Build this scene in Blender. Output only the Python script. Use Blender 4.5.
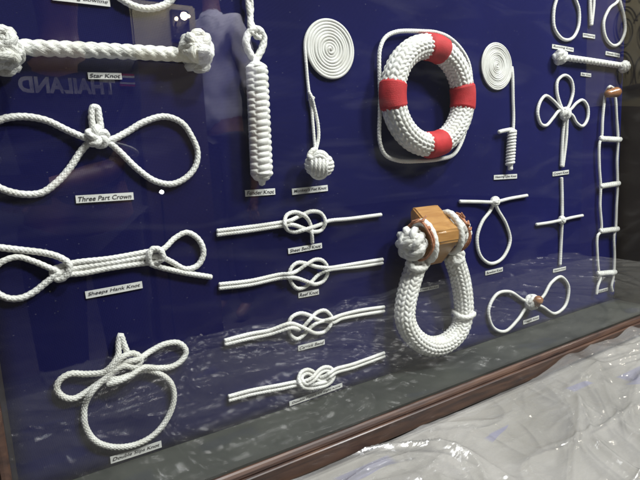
import bpy, bmesh, math, random
from mathutils import Vector, Matrix, noise, Euler
random.seed(7)
S = bpy.context.scene
for o in list(bpy.data.objects): bpy.data.objects.remove(o)
C = S.collection
PI = math.pi

# ------------------------------------------------------------------ camera, world, lamps, exposure
D = 0.80                      # metres from the lens to the cloth of the board
CAMZ = 0.51                   # lens height over the table
F = 500.0
R = Matrix(((0.85008685, 0.12290412, -0.51210051),
            (-0.52411949, 0.1023681, -0.84547001),
            (-0.05148899, 0.98712479, 0.15143822)))
cd = bpy.data.cameras.new('camera'); cam = bpy.data.objects.new('camera', cd); C.objects.link(cam)
cd.sensor_fit = 'HORIZONTAL'; cd.sensor_width = 36; cd.lens = 36 * F / 640
cd.clip_start = 0.01; cd.clip_end = 200
cam.matrix_world = Matrix.Translation((0, -D, CAMZ)) @ R.to_4x4()
S.camera = cam

w = bpy.data.worlds.new('World'); S.world = w; w.use_nodes = True
w.node_tree.nodes['Background'].inputs[0].default_value = (0.80, 0.86, 1.0, 1)
w.node_tree.nodes['Background'].inputs[1].default_value = 0.06

def area(name, loc, target, size, power, col):
    l = bpy.data.lights.new(name, 'AREA'); l.shape = 'DISK'; l.size = size; l.energy = power; l.color = col
    o = bpy.data.objects.new(name, l); C.objects.link(o); o.location = loc
    o.rotation_euler = (Vector(target) - Vector(loc)).to_track_quat('-Z', 'Y').to_euler()
    return o
area('key_lamp', (2.0, -1.75, 2.35), (0.7, 0, 0.45), 0.5, 88, (1.0, 0.995, 0.975))
area('fill_lamp', (0.55, -0.62, 2.35), (0.6, -0.75, 0.3), 0.6, 26, (0.93, 0.96, 1.0))
area('wall_light', (4.6, -0.7, 2.7), (5.2, -1.7, 1.0), 0.4, 34, (1.0, 0.92, 0.78))
area('front_fill', (0.35, -0.30, 1.95), (0.30, -1.15, 0.5), 0.35, 22, (1.0, 0.98, 0.94))  # added fill, no real fixture: brightens the jersey figure and plastic glints
area('far_fill', (0.9, -1.7, 2.9), (1.15, -2.6, 0.9), 0.4, 130, (1.0, 0.98, 0.95))  # added fill over the lilac figure, brightens its reflection only
S.view_settings.view_transform = 'Standard'; S.view_settings.look = 'None'
S.view_settings.exposure = 0.0; S.view_settings.gamma = 1.0

# ------------------------------------------------------------------ a point of the board under a measured direction
def ray(px, py):
    r = R @ Vector((px - 320, -(py - 240), -F)); return r.x / r.y, r.z / r.y
def P(px, py, h=0.0):
    a, b = ray(px, py); d = D - h
    return Vector((a * d, -h, CAMZ + b * d))
GY = -0.122                   # the glass pane
def mirrored(px, py, y):      # where a thing at depth y in front of the glass stands when it shows at px,py in the pane
    a, b = ray(px, py); d = (D + GY) + (GY - y)
    return Vector((a * d, y, CAMZ + b * d))

# ------------------------------------------------------------------ materials
def mat(name):
    m = bpy.data.materials.new(name); m.use_nodes = True
    nt = m.node_tree; return m, nt, nt.nodes['Principled BSDF']
def N(nt, t, **k):
    n = nt.nodes.new(t)
    for a, v in k.items():
        if a.startswith('i_'): n.inputs[a[2:].replace('_', ' ')].default_value = v
        else: setattr(n, a, v)
    return n
def coords(nt, scale=(1, 1, 1), kind='Object'):
    tc = N(nt, 'ShaderNodeTexCoord'); mp = N(nt, 'ShaderNodeMapping'); mp.inputs['Scale'].default_value = scale
    nt.links.new(tc.outputs[kind], mp.inputs[0]); return mp.outputs[0]
def ramp(nt, src, stops):
    r = N(nt, 'ShaderNodeValToRGB'); e = r.color_ramp.elements
    e[0].position, e[0].color = stops[0][0], (*stops[0][1], 1)
    e[1].position, e[1].color = stops[-1][0], (*stops[-1][1], 1)
    for p, c in stops[1:-1]:
        x = e.new(p); x.color = (*c, 1)
    nt.links.new(src, r.inputs[0]); return r.outputs[0]
def noisy(name, c1, c2, scale=20, rough=0.6, bump=0.0, bscale=200, stretch=(1, 1, 1), sheen=0, spec=0.5, coat=0, detail=4, metallic=0, bdist=0.001):
    m, nt, b = mat(name); co = coords(nt, stretch)
    n = N(nt, 'ShaderNodeTexNoise'); n.inputs['Scale'].default_value = scale; n.inputs['Detail'].default_value = detail
    nt.links.new(co, n.inputs['Vector'])
    nt.links.new(ramp(nt, n.outputs[0], [(0.35, c1), (0.65, c2)]), b.inputs['Base Color'])
    b.inputs['Roughness'].default_value = rough; b.inputs['Specular IOR Level'].default_value = spec
    b.inputs['Sheen Weight'].default_value = sheen; b.inputs['Coat Weight'].default_value = coat; b.inputs['Metallic'].default_value = metallic
    if bump:
        n2 = N(nt, 'ShaderNodeTexNoise'); n2.inputs['Scale'].default_value = bscale; n2.inputs['Detail'].default_value = 3
        nt.links.new(co, n2.inputs['Vector'])
        bp = N(nt, 'ShaderNodeBump'); bp.inputs['Strength'].default_value = bump; bp.inputs['Distance'].default_value = bdist
        nt.links.new(n2.outputs[0], bp.inputs['Height']); nt.links.new(bp.outputs[0], b.inputs['Normal'])
    return m
def rope_mat(name, c1, c2, a=5, b_=5, strength=0.8):
    m, nt, b = mat(name); co = coords(nt)
    n = N(nt, 'ShaderNodeTexNoise'); n.inputs['Scale'].default_value = 35; n.inputs['Detail'].default_value = 6; nt.links.new(co, n.inputs['Vector'])
    nt.links.new(ramp(nt, n.outputs[0], [(0.3, c1), (0.65, c2)]), b.inputs['Base Color'])
    b.inputs['Roughness'].default_value = 0.55; b.inputs['Sheen Weight'].default_value = 0.15
    uv = N(nt, 'ShaderNodeUVMap'); sx = N(nt, 'ShaderNodeSeparateXYZ'); nt.links.new(uv.outputs[0], sx.inputs[0])
    def M(op, p, q=None):
        k = N(nt, 'ShaderNodeMath', operation=op)
        for i, v in enumerate((p, q)):
            if v is None: continue
            if isinstance(v, (int, float)): k.inputs[i].default_value = v
            else: nt.links.new(v, k.inputs[i])
        return k.outputs[0]
    U_ = M('MULTIPLY', sx.outputs[0], a * PI); V_ = M('MULTIPLY', sx.outputs[1], b_ * PI)
    h = M('MULTIPLY', M('ABSOLUTE', M('SINE', M('ADD', U_, V_))), M('ABSOLUTE', M('SINE', M('SUBTRACT', U_, V_))))
    n2 = N(nt, 'ShaderNodeTexNoise'); n2.inputs['Scale'].default_value = 700; n2.inputs['Detail'].default_value = 3; nt.links.new(co, n2.inputs['Vector'])
    h = M('ADD', M('POWER', h, 0.6), M('MULTIPLY', n2.outputs[0], 0.9))
    bp = N(nt, 'ShaderNodeBump'); bp.inputs['Strength'].default_value = strength; bp.inputs['Distance'].default_value = 0.0009
    nt.links.new(h, bp.inputs['Height']); nt.links.new(bp.outputs[0], b.inputs['Normal']); return m
M_rope = rope_mat('white_nylon_rope', (0.70, 0.69, 0.64), (0.84, 0.84, 0.81), strength=0.6)
M_rope_old = rope_mat('aged_cotton_rope', (0.62, 0.61, 0.55), (0.82, 0.82, 0.78), 7, 5)
M_woven = noisy('woven_cord', (0.68, 0.67, 0.62), (0.85, 0.85, 0.82), 50, 0.5, 0.8, 700, sheen=0.15)
M_card = noisy('card_paper', (0.66, 0.66, 0.64), (0.72, 0.72, 0.70), 30, 0.6)
M_ink = noisy('black_ink', (0.015, 0.015, 0.018), (0.03, 0.03, 0.035), 300, 0.6)
M_red = noisy('red_cloth_tape', (0.42, 0.012, 0.016), (0.56, 0.020, 0.025), 40, 0.7, 0.7, 700, sheen=0.05)
M_twine = noisy('rust_brown_twine', (0.28, 0.10, 0.045), (0.52, 0.24, 0.13), 150, 0.75, 0.5, 900)
M_ledge = noisy('painted_grey_board', (0.026, 0.029, 0.026), (0.050, 0.054, 0.047), 9, 0.45, 0.2, 60)
M_side = noisy('shaded_dark_board', (0.022, 0.017, 0.014), (0.032, 0.025, 0.02), 9, 0.5, 0.2, 60)  # case sides darker than the ledge: their shade is put into the colour
M_toggle = noisy('brown_turned_wood', (0.22, 0.085, 0.03), (0.36, 0.16, 0.06), 60, 0.35, stretch=(1, 1, 8), coat=0.5)

def wood(name, cols, scale, stretch, rough, coat):
    m, nt, b = mat(name); co = coords(nt, stretch)
    n = N(nt, 'ShaderNodeTexNoise'); n.inputs['Scale'].default_value = scale; n.inputs['Detail'].default_value = 7; n.inputs['Distortion'].default_value = 1.2
    nt.links.new(co, n.inputs['Vector'])
    nt.links.new(ramp(nt, n.outputs[0], cols), b.inputs['Base Color'])
    b.inputs['Roughness'].default_value = rough; b.inputs['Coat Weight'].default_value = coat; b.inputs['Coat Roughness'].default_value = 0.15
    bp = N(nt, 'ShaderNodeBump'); bp.inputs['Strength'].default_value = 0.25; bp.inputs['Distance'].default_value = 0.001
    nt.links.new(n.outputs[0], bp.inputs['Height']); nt.links.new(bp.outputs[0], b.inputs['Normal'])
    return m
M_frame = wood('mahogany_moulding', [(0.3, (0.012, 0.005, 0.004)), (0.5, (0.040, 0.018, 0.011)), (0.7, (0.072, 0.036, 0.021))], 5, (1.6, 11, 16), 0.5, 0.08)
M_block = wood('varnished_light_wood', [(0.3, (0.36, 0.17, 0.05)), (0.7, (0.50, 0.27, 0.09))], 14, (1, 7, 7), 0.35, 0.6)

# navy cloth: woven, a little worn and uneven
m, nt, b = mat('navy_cloth'); co = coords(nt)
n1 = N(nt, 'ShaderNodeTexNoise'); n1.inputs['Scale'].default_value = 4; n1.inputs['Detail'].default_value = 6; nt.links.new(co, n1.inputs['Vector'])
c1 = ramp(nt, n1.outputs[0], [(0.3, (0.0052, 0.0054, 0.043)), (0.7, (0.0078, 0.0080, 0.064))])
n2 = N(nt, 'ShaderNodeTexNoise'); n2.inputs['Scale'].default_value = 160; n2.inputs['Detail'].default_value = 2; nt.links.new(co, n2.inputs['Vector'])
wv = N(nt, 'ShaderNodeTexWave'); wv.inputs['Scale'].default_value = 260; wv.bands_direction = 'Z'; nt.links.new(co, wv.inputs['Vector'])
wx = N(nt, 'ShaderNodeTexWave'); wx.inputs['Scale'].default_value = 260; wx.bands_direction = 'X'; nt.links.new(co, wx.inputs['Vector'])
ad = N(nt, 'ShaderNodeMath', operation='ADD'); nt.links.new(wv.outputs[1], ad.inputs[0]); nt.links.new(wx.outputs[1], ad.inputs[1])
vl = N(nt, 'ShaderNodeTexVoronoi'); vl.inputs['Scale'].default_value = 48; vl.inputs['Randomness'].default_value = 1.0
mpl = N(nt, 'ShaderNodeMapping'); mpl.inputs['Scale'].default_value = (1, 1, 2.2); mpl.inputs['Rotation'].default_value = (0.3, 0.7, 0); nt.links.new(co, mpl.inputs[0]); nt.links.new(mpl.outputs[0], vl.inputs['Vector'])
lt = N(nt, 'ShaderNodeMath', operation='LESS_THAN'); lt.inputs[1].default_value = 0.055; nt.links.new(vl.outputs['Distance'], lt.inputs[0])
lm = N(nt, 'ShaderNodeMath', operation='MULTIPLY'); lm.inputs[1].default_value = 0.35; nt.links.new(lt.outputs[0], lm.inputs[0])
mxl = N(nt, 'ShaderNodeMix', data_type='RGBA'); nt.links.new(lm.outputs[0], mxl.inputs[0]); nt.links.new(c1, mxl.inputs[6]); mxl.inputs[7].default_value = (0.25, 0.25, 0.28, 1)
nt.links.new(mxl.outputs[2], b.inputs['Base Color'])
b.inputs['Roughness'].default_value = 0.85; b.inputs['Specular IOR Level'].default_value = 0.06
b.inputs['Sheen Weight'].default_value = 0.22; b.inputs['Sheen Roughness'].default_value = 0.45; b.inputs['Sheen Tint'].default_value = (0.10, 0.13, 1.0, 1)
bp = N(nt, 'ShaderNodeBump'); bp.inputs['Strength'].default_value = 0.3; bp.inputs['Distance'].default_value = 0.0006
nt.links.new(ad.outputs[0], bp.inputs['Height']); nt.links.new(bp.outputs[0], b.inputs['Normal'])
M_cloth = m

# window glass: Schlick reflection over clear, with dust and wiped smears on it
m, nt, b = mat('glass_pane'); nt.nodes.remove(b); out = nt.nodes['Material Output']; co = coords(nt)
ge = N(nt, 'ShaderNodeNewGeometry'); dt = N(nt, 'ShaderNodeVectorMath', operation='DOT_PRODUCT')
nt.links.new(ge.outputs['Incoming'], dt.inputs[0]); nt.links.new(ge.outputs['Normal'], dt.inputs[1])
def mth(op, a, b_=None, clamp=False):
    k = N(nt, 'ShaderNodeMath', operation=op); k.use_clamp = clamp
    for i, v in enumerate((a, b_)):
        if v is None: continue
        if isinstance(v, (int, float)): k.inputs[i].default_value = v
        else: nt.links.new(v, k.inputs[i])
    return k.outputs[0]
sch = mth('ADD', mth('MULTIPLY', mth('POWER', mth('SUBTRACT', 1.0, mth('ABSOLUTE', dt.outputs['Value'])), 5.0), 0.96), 0.042)
tr = N(nt, 'ShaderNodeBsdfTransparent'); tr.inputs[0].default_value = (0.985, 0.995, 0.99, 1)
gl = N(nt, 'ShaderNodeBsdfGlossy'); gl.inputs['Roughness'].default_value = 0.0; gl.inputs[0].default_value = (1, 1, 1, 1)
mx = N(nt, 'ShaderNodeMixShader'); nt.links.new(sch, mx.inputs[0]); nt.links.new(tr.outputs[0], mx.inputs[1]); nt.links.new(gl.outputs[0], mx.inputs[2])
sm = N(nt, 'ShaderNodeMapping'); sm.inputs['Scale'].default_value = (2.2, 2.2, 9); sm.inputs['Rotation'].default_value = (0, 0.5, 0); nt.links.new(co, sm.inputs[0])
na = N(nt, 'ShaderNodeTexNoise'); na.inputs['Scale'].default_value = 2.6; na.inputs['Detail'].default_value = 8; na.inputs['Distortion'].default_value = 0.8; nt.links.new(sm.outputs[0], na.inputs['Vector'])
nb = N(nt, 'ShaderNodeTexVoronoi'); nb.inputs['Scale'].default_value = 75; nt.links.new(co, nb.inputs['Vector'])
speck = mth('LESS_THAN', nb.outputs['Distance'], 0.07)
nc = N(nt, 'ShaderNodeTexNoise'); nc.inputs['Scale'].default_value = 9; nt.links.new(co, nc.inputs['Vector'])
speck = mth('MULTIPLY', speck, mth('GREATER_THAN', nc.outputs[0], 0.58))
smear = mth('MULTIPLY', mth('SUBTRACT', na.outputs[0], 0.52, True), 0.04)
dust = mth('ADD', mth('ADD', smear, mth('MULTIPLY', speck, 0.04)), 0.0015)
df = N(nt, 'ShaderNodeBsdfDiffuse'); df.inputs[0].default_value = (0.7, 0.7, 0.68, 1)
mx2 = N(nt, 'ShaderNodeMixShader'); nt.links.new(dust, mx2.inputs[0]); nt.links.new(mx.outputs[0], mx2.inputs[1]); nt.links.new(df.outputs[0], mx2.inputs[2])
nt.links.new(mx2.outputs[0], out.inputs[0]); M_glass = m

# clear polythene sheet
m, nt, b = mat('clear_polythene'); nt.nodes.remove(b); out = nt.nodes['Material Output']; co = coords(nt)
def mm(op, p, q=None):
    k = N(nt, 'ShaderNodeMath', operation=op)
    for i, v in enumerate((p, q)):
        if v is None: continue
        if isinstance(v, (int, float)): k.inputs[i].default_value = v
        else: nt.links.new(v, k.inputs[i])
    return k.outputs[0]
def crease(rot_, sc_, st_, w_, dist=0.6):
    mq = N(nt, 'ShaderNodeMapping'); mq.inputs['Scale'].default_value = (1, st_, 1); mq.inputs['Rotation'].default_value = (0, 0, rot_); nt.links.new(co, mq.inputs[0])
    nq = N(nt, 'ShaderNodeTexNoise'); nq.inputs['Scale'].default_value = sc_; nq.inputs['Detail'].default_value = 1.5; nq.inputs['Distortion'].default_value = dist; nt.links.new(mq.outputs[0], nq.inputs['Vector'])
    return mm('SUBTRACT', 1.0, mm('MINIMUM', mm('MULTIPLY', mm('ABSOLUTE', mm('SUBTRACT', nq.outputs[0], 0.5)), w_), 1.0))
n1 = N(nt, 'ShaderNodeTexNoise'); n1.inputs['Scale'].default_value = 4.5; n1.inputs['Detail'].default_value = 4; nt.links.new(co, n1.inputs['Vector'])
msk = N(nt, 'ShaderNodeMapRange'); msk.inputs[1].default_value = 0.45; msk.inputs[2].default_value = 0.68; nt.links.new(n1.outputs[0], msk.inputs[0])
n2 = N(nt, 'ShaderNodeTexNoise'); n2.inputs['Scale'].default_value = 14; n2.inputs['Detail'].default_value = 2; nt.links.new(co, n2.inputs['Vector'])
hs = mm('MULTIPLY', n2.outputs[0], 0.55)
def facets(rot_, sc_, st_):            # straight-edged facets, as thin film creases
    mq = N(nt, 'ShaderNodeMapping'); mq.inputs['Scale'].default_value = (1, st_, 0.0); mq.inputs['Rotation'].default_value = (0, 0, rot_); nt.links.new(co, mq.inputs[0])
    nz = N(nt, 'ShaderNodeTexNoise'); nz.inputs['Scale'].default_value = 3; nt.links.new(mq.outputs[0], nz.inputs['Vector'])
    ma = N(nt, 'ShaderNodeVectorMath', operation='MULTIPLY_ADD'); ma.inputs[1].default_value = (0.12, 0.12, 0); nt.links.new(nz.outputs['Color'], ma.inputs[0]); nt.links.new(mq.outputs[0], ma.inputs[2])
    vo = N(nt, 'ShaderNodeTexVoronoi', feature='DISTANCE_TO_EDGE'); vo.inputs['Scale'].default_value = sc_; nt.links.new(ma.outputs[0], vo.inputs['Vector'])
    return mm('MINIMUM', vo.outputs['Distance'], 0.30)
hs = mm('ADD', hs, mm('MULTIPLY', facets(0.22, 3.6, 4.2), 2.6))
hs = mm('ADD', hs, mm('MULTIPLY', facets(-0.12, 9.0, 3.4), 0.9))
hs = mm('ADD', hs, mm('MULTIPLY', mm('MULTIPLY', facets(0.5, 22.0, 2.6), 0.34), msk.outputs[0]))
bp = N(nt, 'ShaderNodeBump'); bp.inputs['Strength'].default_value = 0.8; bp.inputs['Distance'].default_value = 0.0105; nt.links.new(hs, bp.inputs['Height'])
milk = N(nt, 'ShaderNodeMapRange'); milk.inputs[1].default_value = 0.3; milk.inputs[2].default_value = 0.75; milk.inputs[3].default_value = 0.10; milk.inputs[4].default_value = 0.34; nt.links.new(n1.outputs[0], milk.inputs[0])
tr = N(nt, 'ShaderNodeBsdfTransparent'); tr.inputs[0].default_value = (0.93, 0.93, 0.91, 1)
df = N(nt, 'ShaderNodeBsdfDiffuse'); df.inputs[0].default_value = (0.46, 0.46, 0.45, 1)
gl = N(nt, 'ShaderNodeBsdfGlossy'); gl.inputs['Roughness'].default_value = 0.17; nt.links.new(bp.outputs[0], gl.inputs['Normal'])
fr_ = N(nt, 'ShaderNodeLayerWeight'); fr_.inputs['Blend'].default_value = 0.30
m1 = N(nt, 'ShaderNodeMixShader'); nt.links.new(milk.outputs[0], m1.inputs[0]); nt.links.new(tr.outputs[0], m1.inputs[1]); nt.links.new(df.outputs[0], m1.inputs[2])
m2 = N(nt, 'ShaderNodeMixShader'); nt.links.new(mm('ADD', mm('MULTIPLY', fr_.outputs['Fresnel'], 0.85), 0.05), m2.inputs[0]); nt.links.new(m1.outputs[0], m2.inputs[1]); nt.links.new(gl.outputs[0], m2.inputs[2])
nt.links.new(m2.outputs[0], out.inputs[0])
M_poly = m
M_tablecloth = noisy('off_white_tablecloth', (0.17, 0.167, 0.15), (0.28, 0.274, 0.25), 2.2, 0.8, 0.3, 300)
_nt = M_tablecloth.node_tree; _b = _nt.nodes['Principled BSDF']; _src = _b.inputs['Base Color'].links[0].from_socket
_n = N(_nt, 'ShaderNodeTexVoronoi', distance='CHEBYCHEV'); _n.inputs['Scale'].default_value = 4.2; _co = coords(_nt, (1, 2.6, 0.001)); _nt.links.new(_co, _n.inputs['Vector'])
_r = N(_nt, 'ShaderNodeMapRange', interpolation_type='SMOOTHSTEP'); _r.inputs[1].default_value = 0.20; _r.inputs[2].default_value = 0.26; _r.inputs[3].default_value = 0.8; _r.inputs[4].default_value = 0.0
_nt.links.new(_n.outputs['Distance'], _r.inputs[0])
_g = N(_nt, 'ShaderNodeTexNoise'); _g.inputs['Scale'].default_value = 3.0; _nt.links.new(_co, _g.inputs['Vector'])
_gt = N(_nt, 'ShaderNodeMath', operation='GREATER_THAN'); _gt.inputs[1].default_value = 0.52; _nt.links.new(_g.outputs[0], _gt.inputs[0])
_mu = N(_nt, 'ShaderNodeMath', operation='MULTIPLY'); _nt.links.new(_r.outputs[0], _mu.inputs[0]); _nt.links.new(_gt.outputs[0], _mu.inputs[1])
_m = N(_nt, 'ShaderNodeMix', data_type='RGBA'); _nt.links.new(_mu.outputs[0], _m.inputs[0]); _nt.links.new(_src, _m.inputs[6]); _m.inputs[7].default_value = (0.15, 0.155, 0.28, 1); _nt.links.new(_m.outputs[2], _b.inputs['Base Color'])
M_floor = noisy('dark_ground', (0.05, 0.045, 0.04), (0.09, 0.08, 0.07), 5, 0.8, 0.3, 60)
M_navyshirt = noisy('navy_jersey', (0.006, 0.007, 0.02), (0.012, 0.013, 0.035), 12, 0.7)
M_greyshirt = noisy('pale_lilac_shirt', (0.38, 0.37, 0.46), (0.50, 0.49, 0.58), 8, 0.8)
M_skin = noisy('brown_skin', (0.14, 0.07, 0.05), (0.20, 0.10, 0.07), 12, 0.5)
M_hair = noisy('black_hair', (0.01, 0.008, 0.007), (0.02, 0.016, 0.014), 90, 0.5)
M_trouser = noisy('dark_trousers', (0.02, 0.02, 0.025), (0.04, 0.04, 0.045), 20, 0.8)
M_print = noisy('white_print', (0.7, 0.7, 0.68), (0.8, 0.8, 0.78), 60, 0.5)
M_dimmed_print = noisy('patchy_dimmed_print', (0.30, 0.29, 0.27), (0.80, 0.78, 0.74), 22, 0.6)  # uneven grey put into the print, dims and breaks up the mirrored lettering
M_khaki = noisy('khaki_plaster', (0.30, 0.27, 0.17), (0.44, 0.40, 0.27), 2.5, 0.85, 0.5, 30)
M_iron = noisy('black_iron', (0.012, 0.012, 0.012), (0.025, 0.025, 0.025), 30, 0.4)
M_darkwall = noisy('dark_timber_wall', (0.025, 0.018, 0.013), (0.05, 0.035, 0.025), 4, 0.7, 0.3, 30)
def emit(name, col, s):
    m, nt, b = mat(name); b.inputs['Base Color'].default_value = (*col, 1)
    b.inputs['Emission Color'].default_value = (*col, 1); b.inputs['Emission Strength'].default_value = s; return m
M_bulb = emit('lit_bulb', (1, 0.86, 0.6), 26)
M_bulb2 = emit('lit_white_bulb', (0.95, 0.97, 1), 40)

# ------------------------------------------------------------------ object helpers
def obj(name, bm, m, parent=None, smooth=True):
    me = bpy.data.meshes.new(name)
    if bm.verts: bmesh.ops.recalc_face_normals(bm, faces=bm.faces)
    bm.to_mesh(me); bm.free()
    if smooth:
        for p in me.polygons: p.use_smooth = True
    me.materials.append(m)
    o = bpy.data.objects.new(name, me); C.objects.link(o)
    if parent: o.parent = parent; o.matrix_parent_inverse = parent.matrix_world.inverted()
    return o
def tag(o, label=None, cat=None, group=None, kind=None):
    if label: o['label'] = label
    if cat: o['category'] = cat
    if group: o['group'] = group
    if kind: o['kind'] = kind
    return o
def thing(name, label, cat, loc=(0, 0, 0), group=None):
    o = bpy.data.objects.new(name, None); C.objects.link(o); o.location = loc; o.empty_display_size = 0.02
    o.matrix_world = Matrix.Translation(loc)
    return tag(o, label, cat, group)
def box(bm, lo, hi, bev=0.0):
    g = bmesh.ops.create_cube(bm, size=1)
    for v in g['verts']:
        v.co = Vector([lo[i] + (v.co[i] + 0.5) * (hi[i] - lo[i]) for i in range(3)])
    if bev: bmesh.ops.bevel(bm, geom=list({e for v in g['verts'] for e in v.link_edges}), offset=bev, segments=2, affect='EDGES')
    return bm

# ------------------------------------------------------------------ rope
def spline(pts, step, closed=False):
    n = len(pts)
    if n == 2 and not closed:
        k = max(2, int((pts[1] - pts[0]).length / step)); return [pts[0].lerp(pts[1], i / k) for i in range(k + 1)]
    g = (lambda i: pts[i % n]) if closed else (lambda i: pts[max(0, min(n - 1, i))])
    dense = []
    for i in range(n if closed else n - 1):
        p0, p1, p2, p3 = g(i - 1), g(i), g(i + 1), g(i + 2)
        if not closed and i == 0: p0 = p1 * 2 - p2
        if not closed and i == n - 2: p3 = p2 * 2 - p1
        t0 = 0; t1 = max(1e-5, (p1 - p0).length) ** 0.5; t2 = t1 + max(1e-5, (p2 - p1).length) ** 0.5; t3 = t2 + max(1e-5, (p3 - p2).length) ** 0.5
        for k in range(24):
            t = t1 + (t2 - t1) * k / 24
            A1 = p0 * ((t1 - t) / (t1 - t0)) + p1 * ((t - t0) / (t1 - t0)); A2 = p1 * ((t2 - t) / (t2 - t1)) + p2 * ((t - t1) / (t2 - t1)); A3 = p2 * ((t3 - t) / (t3 - t2)) + p3 * ((t - t2) / (t3 - t2))
            B1 = A1 * ((t2 - t) / (t2 - t0)) + A2 * ((t - t0) / (t2 - t0)); B2 = A2 * ((t3 - t) / (t3 - t1)) + A3 * ((t - t1) / (t3 - t1))
            dense.append(B1 * ((t2 - t) / (t2 - t1)) + B2 * ((t - t1) / (t2 - t1)))
    dense.append(g(0) if closed else pts[-1])
    L = [0]
    for a, b_ in zip(dense, dense[1:]): L.append(L[-1] + (b_ - a).length)
    k = max(3, int(L[-1] / step)); res = []; j = 0
    for i in range(k + (0 if closed else 1)):
        s = L[-1] * i / k
        while j < len(L) - 2 and L[j + 1] < s: j += 1
        f = (s - L[j]) / max(1e-9, L[j + 1] - L[j]); res.append(dense[j].lerp(dense[j + 1], f))
    return res
def sweep(bm, pts, rad, seg=12, closed=False, step=None, up=None):
    """rad(theta, s, f) -> radius; s in metres, f in 0..1"""
    r0 = rad(0, 0, 0.5)
    pts = spline([Vector(p) for p in pts], step or r0 * 0.5, closed); n = len(pts)
    if n < 2: return
    uvl = bm.loops.layers.uv.verify(); circ = 2 * PI * max(r0, 1e-4)
    T = []
    for i in range(n):
        a = pts[(i - 1) % n] if closed or i else pts[0]; b_ = pts[(i + 1) % n] if closed or i < n - 1 else pts[-1]
        d = b_ - a; T.append(d.normalized() if d.length > 1e-9 else Vector((1, 0, 0)))
    u = Vector(up or (0, -1, 0)); u = (u - T[0] * u.dot(T[0]))
    if u.length < 1e-3: u = T[0].orthogonal()
    u.normalize(); rings = []; s = 0; Us = []
    for i in range(n):
        if i: s += (pts[i] - pts[i - 1]).length
        u = (u - T[i] * u.dot(T[i])).normalized(); Us.append((u.copy(), s))
    tw = 0
    if closed:
        q = (Us[-1][0] - T[0] * Us[-1][0].dot(T[0])).normalized(); tw = math.atan2(q.cross(Us[0][0]).dot(T[0]), q.dot(Us[0][0]))
    for i in range(n):
        u, si = Us[i]
        if closed: u = Matrix.Rotation(tw * i / n, 3, T[i]) @ u
        v = T[i].cross(u); ring = []
        for k in range(seg):
            th = 2 * PI * k / seg; r = rad(th, si, i / max(1, n - 1))
            ring.append(bm.verts.new(pts[i] + (u * math.cos(th) + v * math.sin(th)) * r))
        rings.append(ring)
    for i in range(n if closed else n - 1):
        a, b_ = rings[i], rings[(i + 1) % n]
        va = Us[i][1] / circ; vb = va + (pts[(i + 1) % n] - pts[i]).length / circ
        for k in range(seg):
            fc = bm.faces.new((a[k], a[(k + 1) % seg], b_[(k + 1) % seg], b_[k]))
            for lp, q_ in zip(fc.loops, ((k / seg, va), ((k + 1) / seg, va), ((k + 1) / seg, vb), (k / seg, vb))): lp[uvl].uv = q_
    if not closed:
        for ring, p, t in ((rings[0], pts[0], -T[0]), (rings[-1], pts[-1], T[-1])):
            rr = rad(0, 0, 0.5); r2 = [bm.verts.new(p + (v_.co - p) * 0.72 + t * rr * 0.38) for v_ in ring]; c = bm.verts.new(p + t * rr * 0.5)
            for k in range(seg):
                bm.faces.new((ring[k], ring[(k + 1) % seg], r2[(k + 1) % seg], r2[k])); bm.faces.new((r2[k], r2[(k + 1) % seg], c))
def laid(r, depth=0.24, pitch=3.6, strands=3):     # three-strand twisted
    k = 2 * PI / (r * 2 * pitch)
    return lambda th, s, f: r * (1 - depth + depth * abs(math.cos(strands / 2 * (th - k * s / 1.0))) ** 0.7 * 1.3)
def plait(r, depth=0.13, pitch=1.6, n=3):          # braided cord
    k = 2 * PI / (r * 2 * pitch)
    return lambda th, s, f: r * (1 + depth * math.sin(n * th + k * s) * math.sin(n * th - k * s) - depth * 0.3)
def rope(bm, pts, r, style=plait, closed=False, seg=12, **k):
    sweep(bm, pts, style(r, **k), seg, closed, step=r * 0.42)
def px(pts, h):           # board points; a third value is the extra height
    return [P(p[0], p[1], h + (p[2] if len(p) > 2 else 0)) for p in pts]

def fancy_knot(bm, c, axis, ra, rr, r, p=3, q=8, core=0.72, minor=0.42):
    """a knob worked in rope: a p,q torus knot pressed round a core; ra along the axis, rr across it"""
    axis = Vector(axis).normalized(); u = axis.orthogonal().normalized(); v = axis.cross(u); c = Vector(c)
    pts = []; n = p * q * 6
    for i in range(n):
        t = 2 * PI * i / n; R0 = 1 - minor
        rad = (R0 + minor * math.cos(q * t)) * (rr - r) ; ax = minor * math.sin(q * t) / minor * (ra - r) * 0.85
        pts.append(c + (u * math.cos(p * t) + v * math.sin(p * t)) * rad + axis * ax)
    sweep(bm, pts, plait(r), 10, True, step=r * 0.5)
    g = bmesh.ops.create_icosphere(bm, subdivisions=3, radius=1)
    mrot = Matrix((u, v, axis)).transposed()
    for w_ in g['verts']: w_.co = c + mrot @ Vector((w_.co.x * rr * core, w_.co.y * rr * core, w_.co.z * ra * core))
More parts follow.
